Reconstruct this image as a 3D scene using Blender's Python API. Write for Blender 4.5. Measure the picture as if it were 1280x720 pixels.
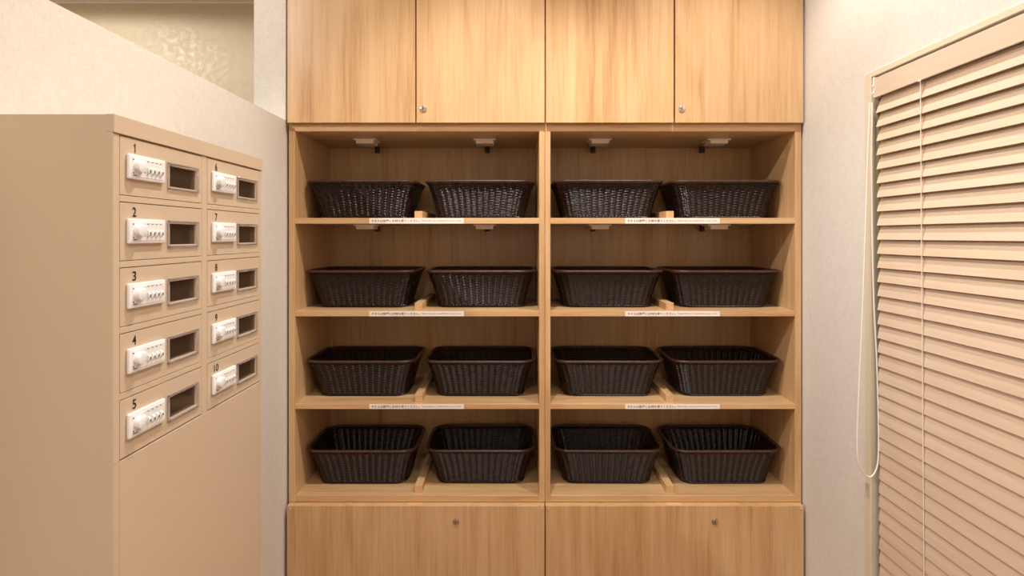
import bpy, bmesh, math, random
from mathutils import Vector, Matrix

for o in list(bpy.data.objects):
    bpy.data.objects.remove(o)
scene = bpy.context.scene
COL = scene.collection
PI = math.pi
random.seed(7)

# ------------------------------------------------------------------ camera
# metres; the eye is over the origin, +Y looks at the cabinet, E = eye height
E = 1.35
F = 693.0                        # focal length in pixels of a 1280 wide frame
cam_d = bpy.data.cameras.new('camera')
cam = bpy.data.objects.new('camera', cam_d)
COL.objects.link(cam)
cam.location = (0, 0, E)
cam.rotation_euler = (PI / 2, 0, 0)
cam_d.sensor_width = 36.0
cam_d.lens = F / 1280 * 36
cam_d.shift_x = -2.5 / 1280
cam_d.shift_y = -65.0 / 1280
cam_d.clip_start = 0.02
scene.camera = cam

# ------------------------------------------------------------------ world, exposure
w = bpy.data.worlds.new('evening')
scene.world = w
w.use_nodes = True
w.node_tree.nodes['Background'].inputs[0].default_value = (0.35, 0.42, 0.55, 1)
w.node_tree.nodes['Background'].inputs[1].default_value = 0.05
vs = scene.view_settings
vs.view_transform = 'Standard'
vs.look = 'None'
vs.gamma = 1
vs.use_curve_mapping = False
vs.exposure = 0.91

# ------------------------------------------------------------------ downlights (x, y, watts, cone deg)
CEIL = 1.42                      # ceiling above the eye
LIGHT_COL = (1.0, 0.97, 0.94)
LAMPS = [
    (-0.05, 1.28, 40, 108),
    (0.66, 1.34, 30, 108),
    (-0.05, -0.20, 18, 138),
    (0.66, -0.20, 13, 138),
    (-0.05, -2.20, 24, 150),
    (0.66, -2.20, 22, 150),
    (-2.60, 2.35, 19, 179),
    (-1.75, 0.40, 52, 179),  # added unseen fill lamp, brightens the wall end and far wall
]

# ------------------------------------------------------------------ materials
def srgb(r, g, b):
    f = lambda c: (c / 255 / 12.92) if c / 255 <= 0.04045 else ((c / 255 + 0.055) / 1.055) ** 2.4
    return (f(r), f(g), f(b), 1)

def new_mat(name):
    m = bpy.data.materials.new(name)
    m.use_nodes = True
    nt = m.node_tree
    return m, nt, nt.nodes['Principled BSDF']

def plain(name, col, rough=0.5, metal=0.0, spec=0.5, coat=0.0):
    m, nt, b = new_mat(name)
    b.inputs['Base Color'].default_value = col
    b.inputs['Roughness'].default_value = rough
    b.inputs['Metallic'].default_value = metal
    b.inputs['Specular IOR Level'].default_value = spec
    b.inputs['Coat Weight'].default_value = coat
    return m

def N(nt, t, **kw):
    n = nt.nodes.new(t)
    for k, v in kw.items():
        setattr(n, k, v)
    return n

def ramp(nt, stops):
    r = N(nt, 'ShaderNodeValToRGB')
    el = r.color_ramp.elements
    while len(el) < len(stops):
        el.new(0.5)
    for e, (p, c) in zip(el, stops):
        e.position = p
        e.color = c
    return r

def wood(name, axis, dark, mid, light, rough=0.42, per_object=True):
    """oak laminate, grain runs along the axis"""
    m, nt, b = new_mat(name)
    L = nt.links.new
    tc = N(nt, 'ShaderNodeTexCoord')
    vec = tc.outputs['Object']
    if per_object:
        oi = N(nt, 'ShaderNodeObjectInfo')
        mul = N(nt, 'ShaderNodeMath', operation='MULTIPLY')
        mul.inputs[1].default_value = 37.0
        L(oi.outputs['Random'], mul.inputs[0])
        add = N(nt, 'ShaderNodeVectorMath', operation='ADD')
        L(vec, add.inputs[0])
        L(mul.outputs[0], add.inputs[1])
        vec = add.outputs[0]
    def mapped(across, along):
        mp = N(nt, 'ShaderNodeMapping')
        s = [across] * 3
        s['xyz'.index(axis)] = along
        mp.inputs['Scale'].default_value = s
        L(vec, mp.inputs['Vector'])
        return mp.outputs[0]
    def noise(v, detail, rg=0.55, dist=0.0):
        n = N(nt, 'ShaderNodeTexNoise')
        n.inputs['Scale'].default_value = 1.0
        n.inputs['Detail'].default_value = detail
        n.inputs['Roughness'].default_value = rg
        n.inputs['Distortion'].default_value = dist
        L(v, n.inputs['Vector'])
        return n.outputs['Fac']
    broad = noise(mapped(11, 0.9), 3, 0.55, 0.8)         # broad streaks
    mid_n = noise(mapped(70, 2.2), 4, 0.6, 0.4)          # growth lines
    fine = noise(mapped(420, 9), 3, 0.6)                 # pores
    # cathedral figure: distance bands bent by the broad noise
    sc = N(nt, 'ShaderNodeMath', operation='MULTIPLY'); sc.inputs[1].default_value = 46
    L(noise(mapped(4.2, 0.75), 1, 0.4, 0.2), sc.inputs[0])
    sn = N(nt, 'ShaderNodeMath', operation='SINE'); L(sc.outputs[0], sn.inputs[0])
    def madd(a, k, c):
        n = N(nt, 'ShaderNodeMath', operation='MULTIPLY_ADD')
        L(a, n.inputs[0]); n.inputs[1].default_value = k
        if isinstance(c, (int, float)): n.inputs[2].default_value = c
        else: L(c, n.inputs[2])
        return n.outputs[0]
    v = madd(broad, 0.66, -0.255)
    v = madd(mid_n, 0.56, v)
    v = madd(fine, 0.46, v)
    v = madd(sn.outputs[0], 0.035, v)
    r = ramp(nt, [(0.26, dark), (0.5, mid), (0.74, light)])
    L(v, r.inputs[0])
    # few small knots
    vo = N(nt, 'ShaderNodeTexVoronoi')
    vo.inputs['Scale'].default_value = 1.0
    L(mapped(5.2, 3.1), vo.inputs['Vector'])
    kr = ramp(nt, [(0.0, (0.30, 0.24, 0.2, 1)), (0.022, (1, 1, 1, 1))])
    L(vo.outputs['Distance'], kr.inputs[0])
    mx = N(nt, 'ShaderNodeMix', data_type='RGBA', blend_type='MULTIPLY')
    mx.inputs[0].default_value = 0.65
    L(r.outputs[0], mx.inputs[6]); L(kr.outputs[0], mx.inputs[7])
    L(mx.outputs[2], b.inputs['Base Color'])
    b.inputs['Roughness'].default_value = rough
    b.inputs['Specular IOR Level'].default_value = 0.42
    bp = N(nt, 'ShaderNodeBump')
    bp.inputs['Strength'].default_value = 0.12
    bp.inputs['Distance'].default_value = 0.001
    L(fine, bp.inputs['Height']); L(bp.outputs[0], b.inputs['Normal'])
    return m

W_DARK, W_MID, W_LIGHT = srgb(164, 118, 74), srgb(199, 157, 110), srgb(213, 176, 131)
M = {}
M['oak_z'] = wood('oak_upright', 'z', W_DARK, W_MID, W_LIGHT, 0.33)
M['oak_x'] = wood('oak_lengthwise', 'x', W_DARK, W_MID, W_LIGHT, 0.33)
M['oak_y'] = wood('oak_depthwise', 'y', W_DARK, W_MID, W_LIGHT, 0.45)
M['slat'] = wood('slat_wood', 'y', srgb(205, 179, 152), srgb(213, 188, 162), srgb(219, 195, 170), 0.5)
M['slat_head'] = wood('valance_wood', 'y', srgb(208, 187, 162), srgb(215, 195, 171), srgb(220, 201, 178), 0.5)

def wallpaper(name, base, speck, amount=0.5, sheen=False):
    m, nt, b = new_mat(name)
    L = nt.links.new
    tc = N(nt, 'ShaderNodeTexCoord')
    def noise(scale, s=(1, 1, 1), detail=2):
        mp = N(nt, 'ShaderNodeMapping'); mp.inputs['Scale'].default_value = s
        L(tc.outputs['Object'], mp.inputs['Vector'])
        n = N(nt, 'ShaderNodeTexNoise'); n.inputs['Scale'].default_value = scale
        n.inputs['Detail'].default_value = detail
        L(mp.outputs[0], n.inputs['Vector'])
        return n.outputs['Fac']
    a = noise(260, (1, 1, 0.22))
    c = noise(230, (0.25, 0.25, 1))
    d = noise(34, (1, 1, 0.8), 5)
    s1 = N(nt, 'ShaderNodeMath', operation='ADD'); L(a, s1.inputs[0]); L(c, s1.inputs[1])
    s2 = N(nt, 'ShaderNodeMath', operation='MULTIPLY_ADD'); L(s1.outputs[0], s2.inputs[0]); s2.inputs[1].default_value = 0.5; s2.inputs[2].default_value = 0
    mul = N(nt, 'ShaderNodeMath', operation='MULTIPLY_ADD'); L(s2.outputs[0], mul.inputs[0]); mul.inputs[1].default_value = 0.78
    dd = N(nt, 'ShaderNodeMath', operation='MULTIPLY'); L(d, dd.inputs[0]); dd.inputs[1].default_value = 0.22
    L(dd.outputs[0], mul.inputs[2])
    r = ramp(nt, [(0.34, speck), (0.66, base)])
    L(mul.outputs[0], r.inputs[0])
    L(r.outputs[0], b.inputs['Base Color'])
    b.inputs['Roughness'].default_value = 0.75
    b.inputs['Specular IOR Level'].default_value = 0.25
    if sheen:
        p = noise(30, (1, 1, 1.2), 7)
        pr = ramp(nt, [(0.42, (0.60, 0.60, 0.60, 1)), (0.64, (0.40, 0.40, 0.40, 1))])
        L(p, pr.inputs[0]); L(pr.outputs[0], b.inputs['Roughness'])
        b.inputs['Specular IOR Level'].default_value = 0.6
    bp = N(nt, 'ShaderNodeBump'); bp.inputs['Strength'].default_value = 0.25
    bp.inputs['Distance'].default_value = 0.0012
    L(mul.outputs[0], bp.inputs['Height']); L(bp.outputs[0], b.inputs['Normal'])
    return m

M['paper'] = wallpaper('cream_wallpaper', srgb(230, 224, 214), srgb(217, 209, 198))
M['paper_far'] = wallpaper('silvery_wallpaper', srgb(212, 196, 164), srgb(200, 184, 152), sheen=True)
M['ceiling'] = wallpaper('ceiling_paper', srgb(236, 224, 205), srgb(228, 215, 196))
M['floor'] = wood('floor_wood', 'y', srgb(112, 76, 48), srgb(140, 98, 64), srgb(156, 112, 76), 0.5, False)
M['paint'] = plain('locker_paint', srgb(207, 184, 157), 0.42, 0, 0.4)
M['paint_brightened'] = plain('locker_paint_brightened', srgb(222, 198, 168), 0.55, 0, 0.3)  # locker paint made lighter, so the dim cells look better lit
M['gap'] = plain('dark_gap', srgb(60, 42, 28), 0.8)
M['white'] = plain('white_plastic', srgb(240, 238, 235), 0.35, 0, 0.5)
M['ink'] = plain('black_print', srgb(38, 33, 30), 0.5)
M['ink_soft'] = plain('grey_print', srgb(66, 56, 52), 0.6)
M['sticker'] = plain('white_sticker', srgb(243, 232, 222), 0.5)
M['chrome'] = plain('lock_chrome', srgb(206, 198, 188), 0.22, 1.0)
M['frame'] = plain('window_frame_paint', srgb(221, 209, 182), 0.45, 0, 0.4)
M['jamb'] = plain('window_jamb_paint', srgb(196, 172, 126), 0.5, 0, 0.3)
M['cord'] = plain('white_cord', srgb(240, 231, 220), 0.55)
M['holder'] = plain('beige_plastic', srgb(246, 226, 210), 0.5)
M['peg'] = plain('dark_peg', srgb(58, 38, 26), 0.5)
M['cap'] = plain('wood_cap', srgb(224, 178, 128), 0.4)
M['rung_shade'] = plain('rung_cord_shade', srgb(196, 160, 122), 0.7)  # tan puts the cord's shadow into the rung colour
M['metal_white'] = plain('white_metal', srgb(238, 236, 232), 0.4)

m, nt, b = new_mat('clear_plastic')
b.inputs['Base Color'].default_value = (0.80, 0.76, 0.80, 1)
b.inputs['Roughness'].default_value = 0.12
b.inputs['Transmission Weight'].default_value = 0.88
b.inputs['IOR'].default_value = 1.45
M['bezel'] = m
m, nt, b = new_mat('window_acrylic')
out = nt.nodes['Material Output']
tr = N(nt, 'ShaderNodeBsdfTransparent'); tr.inputs[0].default_value = (0.72, 0.67, 0.63, 1)
gl = N(nt, 'ShaderNodeBsdfGlossy'); gl.inputs['Roughness'].default_value = 0.05
mxs = N(nt, 'ShaderNodeMixShader')
mxs.inputs[0].default_value = 0.07; nt.links.new(tr.outputs[0], mxs.inputs[1]); nt.links.new(gl.outputs[0], mxs.inputs[2])
df = N(nt, 'ShaderNodeBsdfDiffuse'); df.inputs[0].default_value = srgb(150, 122, 98)
mx3 = N(nt, 'ShaderNodeMixShader'); mx3.inputs[0].default_value = 0.10
nt.links.new(mxs.outputs[0], mx3.inputs[1]); nt.links.new(df.outputs[0], mx3.inputs[2])
nt.links.new(mx3.outputs[0], out.inputs['Surface'])
nt.nodes.remove(b)
M['acrylic'] = m
m2 = m.copy(); m2.name = 'thin_clear_plastic'
for n in m2.node_tree.nodes:
    if n.type == 'MIX_SHADER': n.inputs[0].default_value = 0.05
    if n.type == 'BSDF_DIFFUSE': n.inputs[0].default_value = srgb(235, 230, 225)
    if n.type == 'BSDF_TRANSPARENT': n.inputs[0].default_value = (0.985, 0.98, 0.98, 1)
M['clear'] = m2
m, nt, b = new_mat('window_glass')
b.inputs['Base Color'].default_value = (0.9, 0.93, 0.92, 1)
b.inputs['Roughness'].default_value = 0.05
b.inputs['Transmission Weight'].default_value = 1.0
M['glass'] = m

def wicker(name, c1, c2, rough):
    m, nt, b = new_mat(name)
    L = nt.links.new
    tc = N(nt, 'ShaderNodeTexCoord')
    n = N(nt, 'ShaderNodeTexNoise'); n.inputs['Scale'].default_value = 45; n.inputs['Detail'].default_value = 3
    L(tc.outputs['Object'], n.inputs['Vector'])
    r = ramp(nt, [(0.35, c1), (0.65, c2)]); L(n.outputs['Fac'], r.inputs[0])
    L(r.outputs[0], b.inputs['Base Color'])
    b.inputs['Roughness'].default_value = rough
    b.inputs['Specular IOR Level'].default_value = 0.36
    return m
M['wicker'] = wicker('dark_brown_wicker', srgb(27, 14, 12), srgb(41, 24, 20), 0.28)
M['rim'] = wicker('brown_rim', srgb(64, 39, 33), srgb(78, 49, 42), 0.36)

m, nt, b = new_mat('lamp_glow')
b.inputs['Emission Color'].default_value = (1, 0.88, 0.74, 1)
b.inputs['Emission Strength'].default_value = 6
M['glow'] = m

# ------------------------------------------------------------------ mesh helpers
def W(x, y, z):
    return Vector((x, y, E + z))

def box(bm, x0, x1, y0, y1, z0, z1, bev=0.0, seg=1):
    """box in eye-relative coordinates (z = 0 is the eye)"""
    nb = bmesh.new()
    r = bmesh.ops.create_cube(nb, size=1)
    bmesh.ops.scale(nb, vec=(abs(x1 - x0), abs(y1 - y0), abs(z1 - z0)), verts=nb.verts)
    bmesh.ops.translate(nb, vec=((x0 + x1) / 2, (y0 + y1) / 2, E + (z0 + z1) / 2), verts=nb.verts)
    if bev > 0:
        bmesh.ops.bevel(nb, geom=list(nb.edges), offset=bev, segments=seg, profile=0.6, affect='EDGES')
    merge(bm, nb)
    return bm

def merge(bm, nb, mi=0):
    tmp = bpy.data.meshes.new('tmp')
    for f in nb.faces:
        f.material_index = mi
    nb.to_mesh(tmp)
    bm.from_mesh(tmp)
    bpy.data.meshes.remove(tmp)
    nb.free()

def disc(bm, c, r, depth, axis='y', seg=24, bev=0.0, r2=None):
    """cylinder from c along +axis"""
    nb = bmesh.new()
    bmesh.ops.create_cone(nb, cap_ends=True, segments=seg, radius1=r, radius2=r if r2 is None else r2, depth=depth)
    bmesh.ops.translate(nb, vec=(0, 0, depth / 2), verts=nb.verts)
    if bev:
        ed = [e for e in nb.edges if abs(e.verts[0].co.z - e.verts[1].co.z) < 1e-6]
        bmesh.ops.bevel(nb, geom=ed, offset=bev, segments=2, profile=0.5, affect='EDGES')
    rot = {'z': Matrix.Identity(4), 'y': Matrix.Rotation(-PI / 2, 4, 'X'), '-y': Matrix.Rotation(PI / 2, 4, 'X'),
           'x': Matrix.Rotation(PI / 2, 4, 'Y'), '-z': Matrix.Rotation(PI, 4, 'X')}[axis]
    bmesh.ops.transform(nb, matrix=Matrix.Translation(c) @ rot, verts=nb.verts)
    merge(bm, nb)
    return bm

def tube(bm, pts, r, seg=8, closed=False):
    pts = [Vector(p) for p in pts]
    n = len(pts)
    rings = []
    up0 = None
    for i, p in enumerate(pts):
        a = pts[i - 1] if (i > 0 or closed) else p
        c = pts[(i + 1) % n] if (i < n - 1 or closed) else p
        t = (c - a).normalized()
        if up0 is None:
            ref = Vector((0, 0, 1)) if abs(t.z) < 0.9 else Vector((1, 0, 0))
            up0 = (ref - t * ref.dot(t)).normalized()
        else:
            up0 = (up0 - t * up0.dot(t)).normalized()
        s = t.cross(up0)
        rings.append([bm.verts.new(p + r * (math.cos(2 * PI * k / seg) * up0 + math.sin(2 * PI * k / seg) * s)) for k in range(seg)])
    m = n if closed else n - 1
    for i in range(m):
        A, B = rings[i], rings[(i + 1) % n]
        for k in range(seg):
            bm.faces.new((A[k], A[(k + 1) % seg], B[(k + 1) % seg], B[k]))
    if not closed:
        bm.faces.new(rings[0][::-1]); bm.faces.new(rings[-1])
    return bm

def mesh_from(name, bm, mats, smooth=False):
    bmesh.ops.recalc_face_normals(bm, faces=bm.faces)
    me = bpy.data.meshes.new(name)
    bm.to_mesh(me)
    bm.free()
    for mt in (mats if isinstance(mats, (list, tuple)) else [mats]):
        me.materials.append(mt)
    if smooth:
        me.polygons.foreach_set('use_smooth', [True] * len(me.polygons))
        if hasattr(me, 'set_sharp_from_angle'):
            me.set_sharp_from_angle(angle=math.radians(40))
    return me

def root_of(o):
    while o.parent:
        o = o.parent
    return o

def part(name, bm, mat, parent=None, smooth=False, local=False):
    """one mesh object; world-space mesh data is made local to its thing"""
    if parent is not None and not local:
        bmesh.ops.translate(bm, vec=-Vector(root_of(parent).location), verts=bm.verts)
    o = bpy.data.objects.new(name, mesh_from(name, bm, mat, smooth))
    COL.objects.link(o)
    if parent is not None:
        o.parent = parent
    return o

def tag(o, label, cat, group=None, kind=None):
    if label: o['label'] = label
    if cat: o['category'] = cat
    if group: o['group'] = group
    if kind: o['kind'] = kind
    return o

def thing(name, loc, label, cat, group=None):
    o = bpy.data.objects.new(name, None)
    o.empty_display_size = 0.05
    o.location = loc
    COL.objects.link(o)
    return tag(o, label, cat, group)

def struct(name, bm, mat, parent=None):
    o = part(name, bm, mat, parent)
    if parent is None:
        o['kind'] = 'structure'
    return o

def dup_tree(o, parent=None):
    c = o.copy()
    COL.objects.link(c)
    if parent is not None:
        c.parent = parent
    for ch in list(o.children):
        dup_tree(ch, c)
    return c

def text_bm(s, size, xs=1.0, extrude=0.0, bold=0.0):
    cu = bpy.data.curves.new('t', 'FONT')
    cu.body = s
    cu.size = size
    cu.extrude = extrude
    cu.resolution_u = 3
    cu.offset = bold
    ob = bpy.data.objects.new('t', cu)
    COL.objects.link(ob)
    dg = bpy.context.evaluated_depsgraph_get()
    ev = ob.evaluated_get(dg)
    me = bpy.data.meshes.new_from_object(ev)
    bm = bmesh.new()
    bm.from_mesh(me)
    bmesh.ops.scale(bm, vec=(xs, 1, 1), verts=bm.verts)
    bpy.data.meshes.remove(me)
    bpy.data.objects.remove(ob)
    bpy.data.curves.remove(cu)
    return bm

def fit(bm, x0, x1, y0, y1):
    """scale flat text to the rectangle"""
    xs = [v.co.x for v in bm.verts]; ys = [v.co.y for v in bm.verts]
    sx = (x1 - x0) / (max(xs) - min(xs)); sy = (y1 - y0) / (max(ys) - min(ys))
    mx, my = min(xs), min(ys)
    for v in bm.verts:
        v.co.x = x0 + (v.co.x - mx) * sx
        v.co.y = y0 + (v.co.y - my) * sy
    return bm

# ------------------------------------------------------------------ room
XL, XR = -0.797, 1.012           # faces of the left and right walls
YC = 1.94                        # front plane of the open shelves
XF, YB, YF, YN = -3.3, -2.9, 2.33, 3.39
FL = -E
bm = bmesh.new(); box(bm, XF - .1, XR + .2, YB - .1, YN + .1, FL - .1, FL); struct('floor', bm, M['floor'])
bm = bmesh.new(); box(bm, XF - .1, XR + .2, YB - .1, YN + .1, CEIL, CEIL + .1); struct('ceiling', bm, M['ceiling'])
bm = bmesh.new(); box(bm, -0.908, XL, YB, 1.936, FL, 0.404); struct('wall_left', bm, M['paper'])
bm = bmesh.new(); box(bm, -0.908, XL, 1.936, YN, FL, CEIL); struct('wall_end', bm, M['paper'])
bm = bmesh.new(); box(bm, XL, XR, YF, YF + .1, FL, CEIL); struct('wall_front', bm, M['paper'])
bm = bmesh.new(); box(bm, XF, -0.908, YN - 0.02, YN + .1, FL, CEIL); struct('wall_far', bm, M['paper_far'])
bm = bmesh.new(); box(bm, XF - .1, XF, YB, YN, FL, CEIL); struct('wall_far_left', bm, M['paper'])
bm = bmesh.new(); box(bm, XF, XR + .2, YB - .1, YB, FL, CEIL); struct('wall_back', bm, M['paper'])
bm = bmesh.new(); box(bm, XF, -0.908, YN - .028, YN - .02, CEIL - .007, CEIL); struct('trim_1', bm, M['sticker'])
# right wall with the window opening
WY0, WY1, WZ0, WZ1 = 0.40, 1.571, -1.22, 0.4535
bm = bmesh.new()
for a in ((XR, XR + .13, WY1, YN, FL, CEIL), (XR, XR + .13, YB, WY0, FL, CEIL),
          (XR, XR + .13, WY0, WY1, WZ1, CEIL), (XR, XR + .13, WY0, WY1, FL, WZ0)):
    box(bm, *a)
struct('wall_right', bm, M['paper'])
for nm, a in (('baseboard_left', (XL, XL + .008, YB, 0.82, FL, FL + .06)),
              ('baseboard_right', (XR - .008, XR, YB, 1.90, FL, FL + .06))):
    bm = bmesh.new(); box(bm, *a); struct(nm, bm, M['frame'])

# ------------------------------------------------------------------ window frame
win = bpy.data.objects.new('window_1', None)
win.location = W(XR, WY1, WZ0); COL.objects.link(win); win['kind'] = 'structure'
c0, c1 = XR - 0.004, XR + 0.02
def fr(name, a, mat, bev=0.001):
    bm = bmesh.new(); box(bm, *a, bev=bev); return part(name, bm, mat, win)
fr('casing', (c0, c1, WY1 - 0.006, WY1 + 0.022, WZ0 - .02, WZ1 + .010), M['frame'])
fr('casing', (c0, c1, WY0 - .02, WY1 - 0.0065, WZ1 - 0.006, WZ1 + .010), M['frame'])
fr('casing', (c0, c1, WY0 - .02, WY1 - 0.0065, WZ0 - .02, WZ0 + .006), M['frame'])
fr('casing', (c0, c1, WY0 - .02, WY0 + .006, WZ0 + .0065, WZ1 - 0.0065), M['frame'])
fr('jamb', (c1, XR + .125, WY1 - 0.004, WY1 + 0.018, WZ0, WZ1), M['jamb'])
fr('jamb', (c1, XR + .125, WY0, WY0 + .01, WZ0, WZ1), M['jamb'])
fr('head', (c1, XR + .125, WY0 + .011, WY1 - 0.0045, WZ1 - .004, WZ1 + .008), M['jamb'])
fr('sill', (c1, XR + .125, WY0 + .011, WY1 - 0.0045, WZ0 - .01, WZ0 + .006), M['jamb'])
fr('pane', (XR + .100, XR + .106, WY0 + .011, WY1 - .005, WZ0 + .007, WZ1 - .005), M['glass'], 0)
fr('sash_bar', (XR + .094, XR + .112, 0.97, 1.01, WZ0 + .007, WZ1 - .005), M['frame'])

# ------------------------------------------------------------------ venetian blind
BY0, BY1 = 0.42, 1.547
blind = thing('venetian_blind', W(1.02, BY1, WZ0 + .02),
              'cream wooden venetian blind with tilted slats hanging in the window on the right wall', 'blind')
PITCH, TIP0, NSL = 0.0392, 0.3425, 40
LEAN = 0.0072                     # metres away from the room per metre of drop
def tipx(z):
    return 1.0095 + (TIP0 - z) * LEAN
bm = bmesh.new(); box(bm, 1.0070, 1.0110, BY0 - .005, 1.5515, 0.386, 0.4405, bev=.0008)
part('valance', bm, M['slat_head'], blind)
bm = bmesh.new(); box(bm, 1.0130, 1.0460, BY0, 1.5500, 0.392, 0.4430, bev=.001)
part('headrail', bm, M['metal_white'], blind)
bm = bmesh.new(); box(bm, 1.0085, 1.0300, 1.5525, 1.5600, 0.388, 0.4460, bev=.0012)
disc(bm, W(1.0060, 1.5560, 0.400), .0035, .003, 'x', 12)
disc(bm, W(1.0060, 1.5560, 0.420), .0030, .003, 'x', 12)
part('clutch', bm, M['white'], blind)
SLAT_W = 0.0485
def slat_mesh():
    """one slat hanging straight down to its tip at the origin, runs along -Y"""
    bm = bmesh.new()
    n = 4
    top, bot = [], []
    L = BY1 - BY0
    for i in range(n + 1):
        t = i / n
        c = 0.0010 * math.sin(PI * t)         # slight crown
        top.append((-(c + .0013), SLAT_W * t))
        bot.append((-(c - .0013), SLAT_W * t))
    loop = top + bot[::-1]
    A = [bm.verts.new((x, 0, z)) for x, z in loop]
    B = [bm.verts.new((x, -L, z)) for x, z in loop]
    k = len(loop)
    for i in range(k):
        bm.faces.new((A[i], A[(i + 1) % k], B[(i + 1) % k], B[i]))
    bm.faces.new(A); bm.faces.new(B[::-1])
    return mesh_from('slat', bm, M['slat'])
sm = slat_mesh()
rl = blind.location
TILT = [(0.40, 21), (0.0, 19), (-0.25, 13), (-0.46, 9), (-0.70, 6.5), (-2, 6)]   # the slats close towards the foot
def tilt(z):
    for (a, p), (b_, q) in zip(TILT, TILT[1:]):
        if z >= b_:
            return p + (q - p) * (a - z) / (a - b_)
    return 6
for i in range(NSL):
    z = TIP0 - i * PITCH
    if z < WZ0 + .05: break
    o = bpy.data.objects.new('slat', sm)
    COL.objects.link(o); o.parent = blind
    o.location = W(tipx(z) + .0015, BY1, z) - rl
    o.rotation_euler = (0, math.radians(tilt(z) + random.uniform(-.5, .5)), 0)
zb = z
bm = bmesh.new(); box(bm, tipx(zb) - .002, tipx(zb) + .035, BY0, BY1, zb - 0.004, zb + .012, bev=.002)
part('bottom_rail', bm, M['slat_head'], blind)
for y in (1.3745, 0.95, 0.56):
    bm = bmesh.new()
    tube(bm, [W(tipx(z) - .0016, y, z) for z in (0.387, 0.0, -0.5, zb)], .0011, 6)
    part('ladder_cord', bm, M['cord'], blind)
    bm = bmesh.new()
    for i in range(NSL):
        z = TIP0 - i * PITCH
        if z < WZ0 + .05: break
        th = math.radians(tilt(z)); c_, s_ = math.cos(th), math.sin(th)
        f = lambda t, o: W(tipx(z) + .0015 + t * s_ - o * c_, y + .004, z + t * c_ + o * s_)
        tube(bm, [f(0, .0020), f(.024, .0027), f(.046, .0022)], .0007, 4)
    o = part('ladder_rungs_shade', bm, M['rung_shade'], blind); o['kind'] = 'stuff'  # rungs that also stand in for the cord's faint shadow on each slat
    bm = bmesh.new()
    tube(bm, [W(tipx(z) + .026, y, z) for z in (0.387, 0.0, -0.5, zb)], .0010, 6)
    part('ladder_cord', bm, M['cord'], blind)
bm = bmesh.new()
box(bm, 1.0040, 1.0066, 1.370, 1.379, 0.383, 0.3875, bev=.0005)
part('cord_guide', bm, M['cord'], blind)
# operating loop: two strands and the bend at the foot
def px(x, y, Y):
    return Vector(((x - 642.5) / F * Y, Y, E + (295 - y) / F * Y))
pts = [px(1090.5, 128, 1.556), px(1089.5, 200, 1.556), px(1090.5, 300, 1.556), px(1092.5, 380, 1.556), px(1096, 450, 1.553),
       px(1098, 520, 1.548), px(1098.3, 560, 1.545), px(1096.5, 583, 1.543), px(1090.5, 594.5, 1.542), px(1084, 595.5, 1.542),
       px(1077.5, 588, 1.542), px(1072.5, 573, 1.543), px(1071.5, 545, 1.544), px(1074, 480, 1.548), px(1078.5, 380, 1.552),
       px(1082, 280, 1.555), px(1084.5, 200, 1.556), px(1087.5, 128, 1.558)]
# smooth by Catmull-Rom
def catmull(p, k=5):
    out = []
    for i in range(len(p) - 1):
        a = p[max(i - 1, 0)]; b_ = p[i]; c = p[i + 1]; d = p[min(i + 2, len(p) - 1)]
        for j in range(k):
            t = j / k
            out.append(0.5 * ((2 * b_) + (c - a) * t + (2 * a - 5 * b_ + 4 * c - d) * t * t + (3 * b_ - a - 3 * c + d) * t ** 3))
    out.append(p[-1])
    return out
bm = bmesh.new(); tube(bm, catmull(pts), .0022, 8)
part('pull_cord', bm, M['cord'], blind, smooth=True)
# cord clip screwed to the casing
c = px(1087, 612, 1.578)
clip = thing('cord_clip', Vector((c0, c.y, c.z)), 'small clear plastic cord clip on the window casing under the cord loop', 'clip')
z_ = c.z - E
bm = bmesh.new(); box(bm, c0 - .0025, c0, 1.569, 1.588, z_ - .024, z_ + .020, bev=.001)
part('plate', bm, M['clear'], clip)
bm = bmesh.new(); box(bm, c0 - .011, c0 - .0026, 1.571, 1.586, z_ + .010, z_ + .013, bev=.0008)
box(bm, c0 - .011, c0 - .0085, 1.571, 1.586, z_ + .0131, z_ + .020, bev=.0008)
part('hook', bm, M['clear'], clip)

# ------------------------------------------------------------------ oak cabinets
S = 357.2                         # pixels per metre in the shelf front plane
def cx(p): return (p - 642.5) / S
def cz(p): return (295 - p) / S
YBK = YC + 0.372                  # face of the back boards
Z_TOP_U, Z_TOP_L = cz(155.2), cz(164.2)
SHELF = [(cz(272.4), cz(279.6)), (cz(388.7), cz(395.5)), (cz(504.9), cz(511.3))]
Z_BOT_U, Z_BOT_L = cz(619.6), cz(627.6)

def keylock(parent, x, z, yf, r=0.0112):
    bm = bmesh.new()
    disc(bm, W(x, yf, z), r, .0035, '-y', 28, bev=.0012)
    disc(bm, W(x, yf - .0034, z), r * .62, .0014, '-y', 24, bev=.0004)
    o = part('lock', bm, M['chrome'], parent, smooth=True)
    o['label'] = 'round chrome keyhole lock'
    bm = bmesh.new()
    box(bm, x - .0011, x + .0011, yf - .0052, yf - .0046, z - .0042, z + .0042)
    return bm

def holder(parent, x, ztop):
    bm = bmesh.new()
    box(bm, x - .0423, x + .0423, YC + .146, YC + .221, ztop - .0045, ztop, bev=.0006)
    a = part('shelf_holder', bm, M['holder'], parent)
    a['label'] = 'pinkish beige plastic holder with a flange'
    bm = bmesh.new()
    box(bm, x - .0328, x + .0328, YC + .1465, YC + .214, ztop - .0175, ztop - .0046, bev=.0008)
    part('holder_body', bm, M['holder'], a)
    bm = bmesh.new()
    disc(bm, W(x, YC + .340, ztop), .0105, .0245, '-z', 16, bev=.001)
    part('peg', bm, M['peg'], parent, smooth=True)

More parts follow.
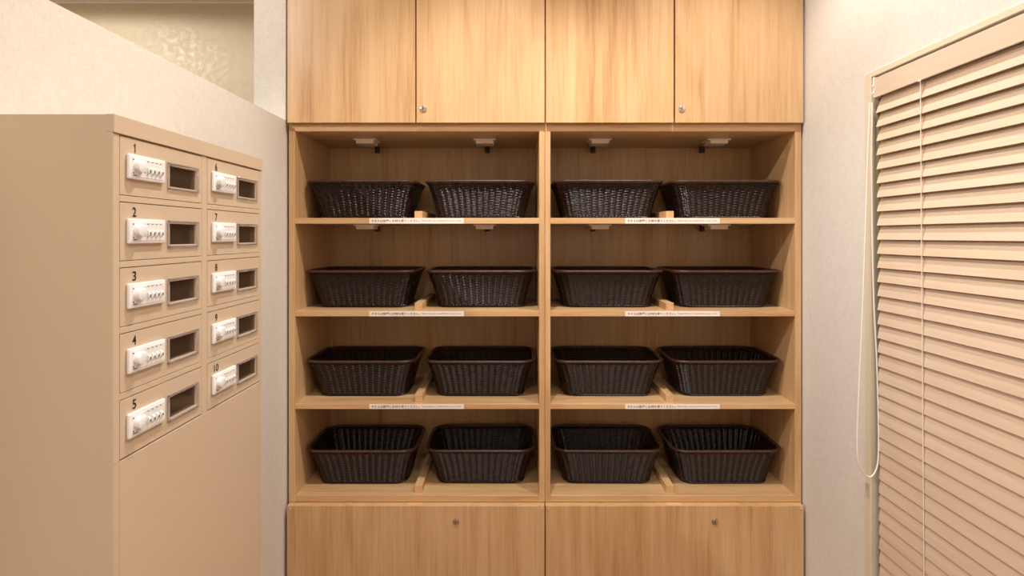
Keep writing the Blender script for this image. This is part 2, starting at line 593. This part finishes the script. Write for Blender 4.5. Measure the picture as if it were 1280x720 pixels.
JP = 'タオルは部屋にお持ち帰りください。'
EN = 'Please take your towels back to your room.'
def notice(parent, x0, x1, z0, z1):
    y = YC - 0.0004
    bm = bmesh.new()
    box(bm, x0, x1, y, YC + .00002, z0, z1)
    wd = x1 - x0
    def place(t, a, b_, c, d):
        t = fit(t, a, b_, c, d)
        for v in t.verts:
            v.co = Vector((v.co.x, y - .00025, E + v.co.y))
        merge(bm, t, 1)
    zc = (z0 + z1) / 2
    place(text_bm(JP, .01, bold=.00010), x0 + wd * .022, x0 + wd * .535, zc - .0048, zc + .0048)
    place(text_bm(EN, .006), x0 + wd * .553, x0 + wd * .975, zc - .0030, zc + .0030)
    bm2 = bmesh.new(); bm2.from_mesh(mm := mesh_tmp(bm)); bpy.data.meshes.remove(mm)
    bmesh.ops.translate(bm2, vec=-Vector(root_of(parent).location), verts=bm2.verts)
    me = bpy.data.meshes.new('notice_label')
    bm2.to_mesh(me); bm2.free()
    me.materials.append(M['sticker']); me.materials.append(M['ink_soft'])
    o = bpy.data.objects.new('notice_label', me); COL.objects.link(o); o.parent = parent
    o['label'] = 'white notice strip about towels in small Japanese and English print'
def mesh_tmp(bm):
    me = bpy.data.meshes.new('x'); bm.to_mesh(me); bm.free(); return me

UNITS = [
    dict(side='left', x0=cx(361.0), x1=cx(680.9), i0=cx(368.9), i1=cx(674.0), rail=cx(521.6), lab=(cx(461.6), cx(579.8)),
         hold=(-.562, -.111)),
    dict(side='right', x0=cx(681.3), x1=cx(1001.4), i0=cx(688.1), i1=cx(993.9), rail=cx(839.8), lab=(cx(781.5), cx(899.7)),
         hold=(.325, .773)),
]
B = 0.0006
for u in UNITS:
    x0, x1, i0, i1 = u['x0'], u['x1'], u['i0'], u['i1']
    t = thing('shelving_unit', W((x0 + x1) / 2, YC, Z_BOT_L),
              'open oak shelving unit on the %s, four tiers, nearer the %s' % (u['side'], 'metal lockers' if u['side'] == 'left' else 'window blind'), 'shelf',
              'pair of open shelving units')
    for a, b_ in ((x0, i0), (i1, x1)):
        bm = bmesh.new(); box(bm, a, b_, YC, YBK, Z_BOT_L, Z_TOP_U, bev=B); part('side_panel', bm, M['oak_z'], t)
    bm = bmesh.new(); box(bm, i0, i1, YC + .0004, YBK, Z_TOP_L, Z_TOP_U, bev=B); top = part('top_panel', bm, M['oak_x'], t)
    bm = bmesh.new(); box(bm, i0, i1, YC + .0004, YBK, Z_BOT_L, Z_BOT_U, bev=B); part('bottom_panel', bm, M['oak_x'], t)
    bm = bmesh.new(); box(bm, x0, x1, YBK, YBK + .012, Z_BOT_L, Z_TOP_U); bk = part('back_panel', bm, M['oak_z'], t)
    boards = [top]
    for zt, zb_ in SHELF:
        bm = bmesh.new(); box(bm, i0, i1, YC + .0002, YBK, zb_, zt, bev=B); boards.append(part('shelf', bm, M['oak_x'], t))
        notice(boards[-1], u['lab'][0], u['lab'][1], zb_ + .0006, zt - .0008)
    for zt in [s[0] for s in SHELF] + [Z_BOT_U]:
        bm = bmesh.new()
        box(bm, u['rail'] - .0138, u['rail'] + .0138, YC + .024, YC + .345, zt, zt + .0252, bev=.0008)
        part('guide_rail', bm, M['oak_y'], t)
    for x in u['hold']:
        holder(top, x, Z_TOP_L); holder(boards[1], x, SHELF[0][1])
    for zz in (Z_TOP_L - .017, SHELF[0][1] - .016):
        for x in (i0 + .021, i1 - .017):
            bm = bmesh.new(); disc(bm, W(x, YBK, zz), .0055, .002, '-y', 14, bev=.0008); part('screw_cap', bm, M['cap'], bk, smooth=True)

# upper cabinets: two doors each
Z_UD = cz(155.0)
YD = YC - 0.0175                  # door faces
doors = [(359.2, 519.0), (520.6, 680.7), (682.6, 842.2), (844.2, 1004.3)]
SU = F / YD
def dx(p): return (p - 642.5) / SU
for k, side in enumerate(('left', 'right')):
    a = dx(doors[2 * k][0]); b_ = dx(doors[2 * k + 1][1])
    t = thing('wall_cabinet', W((a + b_) / 2, YC, Z_TOP_U + .002),
              'closed oak wall cabinet with two tall doors above the %s shelving unit' % side, 'cabinet', 'pair of upper cabinets')
    bm = bmesh.new()
    cx0, cx1 = (UNITS[k]['x0'], UNITS[k]['x1'])
    zt = CEIL - .004
    zbm = Z_TOP_U + .0012
    box(bm, cx0, cx0 + .019, YC, YBK, zbm, zt); box(bm, cx1 - .019, cx1, YC, YBK, zbm, zt)
    box(bm, cx0 + .019, cx1 - .019, YC, YBK, zbm, zbm + .018); box(bm, cx0 + .019, cx1 - .019, YC, YBK, zt - .018, zt)
    box(bm, cx0 + .019, cx1 - .019, YBK - .01, YBK, zbm + .018, zt - .018)
    part('carcass', bm, M['oak_x'], t)
    for j in (0, 1):
        p0, p1 = doors[2 * k + j]
        bm = bmesh.new(); box(bm, dx(p0), dx(p1), YD, YC - .0004, Z_UD + .001, CEIL - .02, bev=.0008)
        d = part('door', bm, M['oak_z'], t)
        if j == 1:
            lx = dx(529.3) if k == 0 else dx(852.2)
            sl = keylock(d, lx, (295 - 136.3) / SU, YD)
            part('keyhole', sl, M['ink'], d)
# base cabinets: one wide flap each
YD2 = YC - 0.0235
SB = F / YD2
bd = [(358.6, 680.6), (682.2, 1004.6)]
for k, side in enumerate(('left', 'right')):
    p0, p1 = bd[k]
    a, b_ = (p0 - 642.5) / SB, (p1 - 642.5) / SB
    t = thing('base_cabinet', W((a + b_) / 2, YC, FL),
              'closed oak base cabinet with one wide front and a lock, below the %s shelving unit' % side, 'cabinet', 'pair of base cabinets')
    cx0, cx1 = (UNITS[k]['x0'], UNITS[k]['x1'])
    zt = Z_BOT_L - .0012
    bm = bmesh.new()
    box(bm, cx0, cx0 + .019, YC, YBK, FL, zt); box(bm, cx1 - .019, cx1, YC, YBK, FL, zt)
    box(bm, cx0 + .019, cx1 - .019, YC, YBK, zt - .018, zt); box(bm, cx0 + .019, cx1 - .019, YC, YBK, FL, FL + .05)
    box(bm, cx0 + .019, cx1 - .019, YBK - .01, YBK, FL + .05, zt - .018)
    part('carcass', bm, M['oak_x'], t)
    bm = bmesh.new(); box(bm, a, b_, YD2, YC - .0004, FL + .012, zt - .0005, bev=.0008)
    d = part('door', bm, M['oak_z'], t)
    lp = 570.2 if k == 0 else 893.2
    sl = keylock(d, (lp - 642.5) / SB, (295 - 651.5) / SB, YD2)
    part('keyhole', sl, M['ink'], d)
    for p in ((362.6, 677.6) if k == 0 else (685.3, 1001.2)):
        bm = bmesh.new(); disc(bm, W((p - 642.5) / SB, YD2, (295 - 636) / SB), .0042, .0016, '-y', 14, bev=.0006)
        part('screw_cap', bm, M['cap'], d, smooth=True)
    sp = cx(519.5) if k == 0 else cx(841.5)
    bm = bmesh.new(); box(bm, sp - .0265, sp + .0265, YD2 + .002, YC - .003, zt - .0005, zt + .0007)
    part('bumper_strip', bm, M['cap'], d)

# ------------------------------------------------------------------ wicker baskets
def outline(a, b_, r, u):
    """point and outward normal on a rounded rectangle; u in 0..1, fixed split between sides and corners"""
    A, Bq, R = 0.160, 0.098, 0.045
    segs = [2 * (A - R), PI / 2 * R, 2 * (Bq - R), PI / 2 * R] * 2
    tot = sum(segs)
    s = (u % 1.0) * tot
    k = 0
    while s > segs[k] and k < 7:
        s -= segs[k]; k += 1
    t = s / segs[k]
    ca, cb = a - r, b_ - r
    if k == 0: return (-ca + 2 * ca * t, -b_, 0, -1)
    if k == 2: return (a, -cb + 2 * cb * t, 1, 0)
    if k == 4: return (ca - 2 * ca * t, b_, 0, 1)
    if k == 6: return (-a, cb - 2 * cb * t, -1, 0)
    an, (sx, sy) = {1: (-PI / 2, (1, -1)), 3: (0, (1, 1)), 5: (PI / 2, (-1, 1)), 7: (PI, (-1, -1))}[k]
    an += t * PI / 2
    c, s_ = math.cos(an), math.sin(an)
    return (sx * ca + r * c, sy * cb + r * s_, c, s_)

H = 0.1390
def prof(z):
    t = z / H
    f = t * 0.80 + 0.20 * t ** 3
    return 0.157 + 0.041 * f, 0.094 + 0.041 * f, 0.040 + 0.012 * t

NST = 48
def ring(bm, z, n, disp, rz, rn, sec, dz=lambda i: 0.0):
    """a strand round the basket; disp(i) is its offset along the outward normal"""
    rr = []
    for i in range(n):
        zz = z + dz(i)
        a, b_, r = prof(zz)
        x, y, nx, ny = outline(a, b_, r, i / n)
        d = disp(i)
        vs_ = []
        for k in range(sec):
            an = 2 * PI * k / sec
            o = d + rn * math.cos(an)
            vs_.append(bm.verts.new((x + nx * o, y + ny * o, zz + rz * math.sin(an))))
        rr.append(vs_)
    for i in range(n):
        A_, B_ = rr[i], rr[(i + 1) % n]
        for k in range(sec):
            bm.faces.new((A_[k], A_[(k + 1) % sec], B_[(k + 1) % sec], B_[k]))

def make_basket():
    t = thing('wicker_basket', (0, 0, 0), 'x', 'basket')
    bm = bmesh.new()
    n = NST * 6
    rows = 24
    for q in range(rows):
        z = 0.0135 + q * 0.00465
        ph = PI * (q % 2)
        jit = [random.uniform(-.0004, .0004) for _ in range(NST)]
        ring(bm, z, n, lambda i: 0.0026 * abs(math.sin(PI * i / 6)) + 0.0005 * math.sin(PI * i / 6 + ph) + jit[i // 6] - .001, 0.0024, 0.0019, 6)
    o = part('weave', bm, M['wicker'], t, smooth=True, local=True); o['kind'] = 'stuff'
    bm = bmesh.new()
    for s in range(NST):
        pts_ = []
        u = (s + 0.5) / NST
        for q in range(7):
            z = 0.004 + (H - .012) * q / 6
            a, b_, r = prof(z)
            x, y, nx, ny = outline(a, b_, r, u)
            pts_.append((x, y, z))
        tube(bm, pts_, .0019, 5)
    o = part('stakes', bm, M['wicker'], t, smooth=True, local=True); o['kind'] = 'stuff'
    # twisted border under the rim and round the foot
    for nm, z0, zz in (('top_border', 0.1268, 0.0018), ('foot_border', 0.0062, 0.0012)):
        bm = bmesh.new()
        n2 = NST * 8
        for k in (0, 1, 2):
            p = k * 2 * PI / 3
            ring(bm, z0, n2, lambda i: 0.0024 * math.cos(2 * PI * i / 14 + p), 0.0023, 0.0020, 5,
                 lambda i: (0.0042 if nm[0] == 't' else 0.0030) * math.sin(2 * PI * i / 14 + p))
        o = part(nm, bm, M['wicker'], t, smooth=True, local=True)
    bm = bmesh.new()
    ring(bm, H - .0052, 160, lambda i: 0.0018, 0.0052, 0.0062, 12)
    part('rim', bm, M['rim'], t, smooth=True, local=True)
    # woven floor: crossing flat canes
    bm = bmesh.new()
    nu, nv = 44, 26
    A_, Bq = 0.150, 0.088
    for j in range(nv):
        y = -Bq + 2 * Bq * (j + .5) / nv
        ex = A_ - (0.03 - math.sqrt(max(0, 0.03 ** 2 - max(0, abs(y) - (Bq - .03)) ** 2)))
        P = [(-ex + 2 * ex * i / nu, y, .0052 + .0013 * math.sin(PI * i + j * PI + .5) * (1 if (i + j) % 2 else -1)) for i in range(nu + 1)]
        for i in range(nu):
            hw = Bq / nv * .96
            (xa, ya, za), (xb, yb, zb2) = P[i], P[i + 1]
            q = [bm.verts.new(v) for v in ((xa, ya - hw, za), (xb, yb - hw, zb2), (xb, yb + hw, zb2), (xa, ya + hw, za))]
            bm.faces.new(q)
    nb = bmesh.new()
    vs_ = []
    for k in range(64):
        x, y, _, _ = outline(0.155, 0.092, 0.04, k / 64)
        vs_.append(nb.verts.new((x, y, .0035)))
    f = nb.faces.new(vs_)
    ex_ = bmesh.ops.extrude_face_region(nb, geom=[f])
    bmesh.ops.translate(nb, vec=(0, 0, -.003), verts=[v for v in ex_['geom'] if isinstance(v, bmesh.types.BMVert)])
    merge(bm, nb)
    part('base', bm, M['wicker'], t, local=True)
    return t

proto = make_basket()
tiers = [(SHELF[0][0], 'top tier'), (SHELF[1][0], 'second tier'), (SHELF[2][0], 'third tier'), (Z_BOT_U, 'bottom tier')]
cols = [(-.5560, 'leftmost of its row'), (-.1230, 'just left of the divider'),
        (.3440, 'just right of the divider'), (.7730, 'rightmost of its row')]
first = True
for zt, tn in tiers:
    for xc, cn in cols:
        o = proto if first else dup_tree(proto)
        first = False
        j = 0.0025 if zt != SHELF[0][0] else 0.004
        o.location = W(xc + random.uniform(-j, j) * .6, YC + .190 + random.uniform(-j, j), zt + .0004)
        o.rotation_euler = (0, 0, random.uniform(-1, 1) * math.radians(0.7))
        tag(o, 'dark wicker basket on the %s, %s' % (tn, cn), 'basket', 'wicker baskets on the shelves')

# ------------------------------------------------------------------ coin locker block on the left
LX = -0.60                        # door faces
LY0, LY1 = 0.829, 1.318
lk = thing('locker_cabinet', W(-0.70, (LY0 + LY1) / 2, FL),
           'beige metal valuables locker block with ten numbered doors standing against the left wall', 'locker')
# body, with open cells behind the doors
HZ0, HZ1 = 0.1545, 0.1830
rows_z = [(0.2544 - .16840 * i, 0.2544 - .16840 * i - .1486) for i in range(5)]
rows_z = [(a * .6, b_ * .6) for a, b_ in rows_z]
cols_y = [(0.8443, 1.0643), (1.0851, 1.3047)]
XB = XL + 0.001
bm = bmesh.new(); box(bm, XB, LX, LY0, LY0 + .0015, FL, HZ1 - .0006, bev=.0005); part('side_panel', bm, M['paint'], lk)
bm = bmesh.new(); box(bm, XB, LX, LY1 - .0015, LY1, FL, HZ1 - .0006, bev=.0005); part('side_panel', bm, M['paint'], lk)
bm = bmesh.new(); box(bm, XB, LX, LY0 + .0016, LY1 - .0016, HZ1 - .0026, HZ1 - .0006); part('top_panel', bm, M['paint'], lk)
bm = bmesh.new(); box(bm, XB, XB + .0015, LY0 + .0016, LY1 - .0016, FL, HZ1 - .0028); part('back_panel', bm, M['paint_brightened'], lk)
bm = bmesh.new(); box(bm, LX - .010, LX + .0022, LY0 - .0005, LY1 + .0005, HZ0 + .0008, HZ1, bev=.0006)
part('header', bm, M['paint'], lk)
bm = bmesh.new()
G = .0012
ylo, yhi = LY0 + .0016, LY1 - .0016
ys = [(ylo, cols_y[0][0] - G), (cols_y[0][1] + G, cols_y[1][0] - G), (cols_y[1][1] + G, yhi)]
zend = rows_z[-1][1] - .0022
for a, b_ in ys:
    box(bm, LX - .012, LX, a, b_, zend, HZ0, bev=.0004)
for i in range(4):
    for (a, b_) in cols_y:
        box(bm, LX - .012, LX, a - G, b_ + G, rows_z[i + 1][0] + G, rows_z[i][1] - G, bev=.0004)
for (a, b_) in cols_y:
    box(bm, LX - .012, LX, a - G, b_ + G, rows_z[0][0] + G * 1.2, HZ0, bev=.0002)
part('face_frame', bm, M['paint'], lk)
bm = bmesh.new(); box(bm, LX - .012, LX, cols_y[0][0] - G, cols_y[1][1], FL + .01, zend - .0006, bev=.0006)
part('lower_panel', bm, M['paint'], lk)
bm = bmesh.new(); box(bm, LX - .012, LX, ylo, cols_y[0][0] - G - .0008, FL, zend - .0006, bev=.0004)
box(bm, LX - .012, LX, cols_y[1][1] + .0008, yhi, FL, zend - .0006, bev=.0004)
part('lower_stile', bm, M['paint'], lk)

def door_children(nm, bm, mat, d, smooth=False):
    return part(nm, bm, mat, d, smooth)

WU0, WU1, WV0, WV1 = 0.1165, 0.2055, 0.0262, 0.0705   # window, from the near/top corner of the door
def locker_door(num, y0, y1, z0, z1):
    """z0 top, z1 bottom"""
    bm = bmesh.new()
    T = .0125
    xa, xb = LX - T, LX
    a, b_, c_, d_ = y0 + WU0 + .004, y0 + WU1 - .004, z0 - WV0 - .004, z0 - WV1 + .004
    box(bm, xa, xb, y0, a, z1, z0)
    box(bm, xa, xb, b_, y1, z1, z0)
    box(bm, xa, xb, a, b_, c_, z0)
    box(bm, xa, xb, a, b_, z1, d_)
    d = part('door', bm, M['paint'], lk)
    d['label'] = 'locker door number %d' % num
    # number
    t = text_bm(str(num), .02, bold=.00035)
    wd = {10: .0165}.get(num, .0088)
    y_ = y0 + .0315
    if num == 1:
        t.free(); t = bmesh.new()
        P = [(.0006, 0), (.0027, 0), (.0027, .0153), (.0013, .0153), (.0003, .0132), (-.0022, .0120), (-.0022, .0106), (.0006, .0112)]
        t.faces.new([t.verts.new((y_ + a_, z0 - .0215 + b2, 0)) for a_, b2 in P])
    else:
        t = fit(t, y_ - wd / 2, y_ + wd / 2, z0 - .0215, z0 - .0062)
    for v in t.verts:
        v.co = Vector((LX + .0004, v.co.x, E + v.co.y))
    part('number', t, M['ink'], d)
    # clear window
    bm = bmesh.new()
    o0, o1, o2, o3 = y0 + WU0 - .002, y0 + WU1 + .0015, z0 - WV0 + .0015, z0 - WV1 - .0015
    wv = .0033
    for q in ((o0, o0 + wv, o3, o2), (o1 - wv, o1, o3, o2), (o0 + wv, o1 - wv, o2 - wv, o2), (o0 + wv, o1 - wv, o3, o3 + wv)):
        box(bm, LX + .0002, LX + .0034, q[0], q[1], q[2], q[3], bev=.0007)
    part('window_bezel', bm, M['bezel'], d)
    bm = bmesh.new(); box(bm, LX - .0042, LX - .0026, a, b_, d_, c_)
    part('window_pane', bm, M['acrylic'], d)
    # lock case
    l0, l1, v0, v1 = y0 + .0125, y0 + .1015, z0 - .0245, z0 - .0640
    bm = bmesh.new(); box(bm, LX + .0002, LX + .0058, l0, l1, v1, v0, bev=.0026, seg=3)
    part('lock_case', bm, M['white'], d, True)
    bm = bmesh.new(); box(bm, LX + .0050, LX + .0064, l0 + .0060, l1 - .0040, v1 + .0045, v0 - .0045, bev=.0005)
    part('lock_face', bm, M['white'], d)
    kc = (l0 + .0185, (v0 + v1) / 2 + .0010)
    bm = bmesh.new()
    disc(bm, W(LX + .0062, kc[0], kc[1]), .0098, .0085, 'x', 28, bev=.0016)
    nb = bmesh.new(); box(nb, LX + .0062, LX + .0130, kc[0], kc[0] + .0150, kc[1] - .0040, kc[1] + .0040, bev=.002)
    bmesh.ops.rotate(nb, cent=W(LX, kc[0], kc[1]), matrix=Matrix.Rotation(math.radians(25), 3, 'X'), verts=nb.verts)
    merge(bm, nb)
    part('lock_knob', bm, M['white'], d, True)
    for k in range(4):
        yk = l0 + .0430 + k * .0105
        bm = bmesh.new()
        nb = bmesh.new()
        bmesh.ops.create_cone(nb, cap_ends=True, segments=20, radius1=.0058, radius2=.0058, depth=.0046)
        bmesh.ops.rotate(nb, matrix=Matrix.Rotation(PI / 2, 3, 'X'), verts=nb.verts)
        bmesh.ops.translate(nb, vec=W(LX + .0048, yk, kc[1] - .0040), verts=nb.verts)
        merge(bm, nb)
        for (an) in (-60, -20, 20, 60):
            pass
        part('dial', bm, M['white'], d, True)
    bm = bmesh.new()
    xm = LX + .00642
    def mk(y, z, w_, h_):
        box(bm, xm, xm + .00025, y - w_ / 2, y + w_ / 2, z - h_ / 2, z + h_ / 2)
    mk(l0 + .0082, v0 - .0085, .0022, .0022); mk(l0 + .0082, v1 + .0100, .0022, .0022)
    mk(l0 + .0355, kc[1] - .0075, .0022, .0022)
    mk(l0 + .0120, v1 + .0066, .0085, .0014)
    for k in range(4):
        yk = l0 + .0430 + k * .0105
        mk(yk, v0 - .0078, .0044, .0010)
    part('lock_print', bm, M['ink_soft'], d)
    bm = bmesh.new()
    for k in range(4):
        yk = l0 + .0430 + k * .0105
        box(bm, LX + .0106, LX + .0108, yk - .0012, yk + .0012, E * 0 + kc[1] - .0062, kc[1] - .0020)
    part('dial_digits', bm, M['ink_soft'], d)
    # the cell behind
    bm = bmesh.new()
    cy0, cy1, cz0, cz1 = y0 - .004, y1 + .004, z1 - .002, z0 + .002
    xi, xo = XB + .004, LX - .0136
    w_ = .0012
    box(bm, xi, xi + w_, cy0, cy1, cz0, cz1)
    box(bm, xi + w_, xo, cy0, cy0 + w_, cz0, cz1); box(bm, xi + w_, xo, cy1 - w_, cy1, cz0, cz1)
    box(bm, xi + w_, xo, cy0 + w_, cy1 - w_, cz0, cz0 + w_); box(bm, xi + w_, xo, cy0 + w_, cy1 - w_, cz1 - w_, cz1)
    part('cell', bm, M['paint_brightened'], lk)

n_ = 1
for (a, b_) in cols_y:
    for (zt, zb_) in rows_z:
        locker_door(n_, a, b_, zt, zb_)
        n_ += 1

# ------------------------------------------------------------------ downlights
for i, (x, y, watts, cone) in enumerate(LAMPS):
    where = ['nearest the shelves, on the locker side', 'nearest the shelves, on the window side', 'behind the viewpoint, on the locker side',
             'behind the viewpoint, on the window side', 'at the rear of the room, locker side', 'at the rear of the room, window side', 'beyond the low wall, near the far wall',
             'added out of view beyond the low wall to brighten the wall end and far wall'][i]
    t = thing('downlight', W(x, y, CEIL), 'round white ceiling downlight %s' % where, 'lamp', 'ceiling downlights')
    bm = bmesh.new()
    nb = bmesh.new()
    rr = []
    for k in range(32):
        an = 2 * PI * k / 32
        c, s = math.cos(an), math.sin(an)
        rr.append([nb.verts.new((x + r * c, y + r * s, E + CEIL - h)) for r, h in ((.062, 0.0005), (.061, .004), (.050, .005), (.047, .0008))])
    for k in range(32):
        for j in range(3):
            nb.faces.new((rr[k][j], rr[k][j + 1], rr[(k + 1) % 32][j + 1], rr[(k + 1) % 32][j]))
    merge(bm, nb)
    part('trim_ring', bm, M['metal_white'], t, True)
    bm = bmesh.new(); disc(bm, W(x, y, CEIL - .0002), .046, .0012, '-z', 32); part('diffuser', bm, M['glow'], t)
    ld = bpy.data.lights.new('downlight_lamp', 'SPOT')
    ld.energy = watts
    ld.color = LIGHT_COL
    ld.spot_size = math.radians(cone)
    ld.spot_blend = 0.12 if cone > 170 else 0.6
    ld.shadow_soft_size = 0.022
    lo = bpy.data.objects.new('downlight_lamp', ld)
    COL.objects.link(lo)
    lo.parent = t
    lo.location = (0, 0, -0.034)
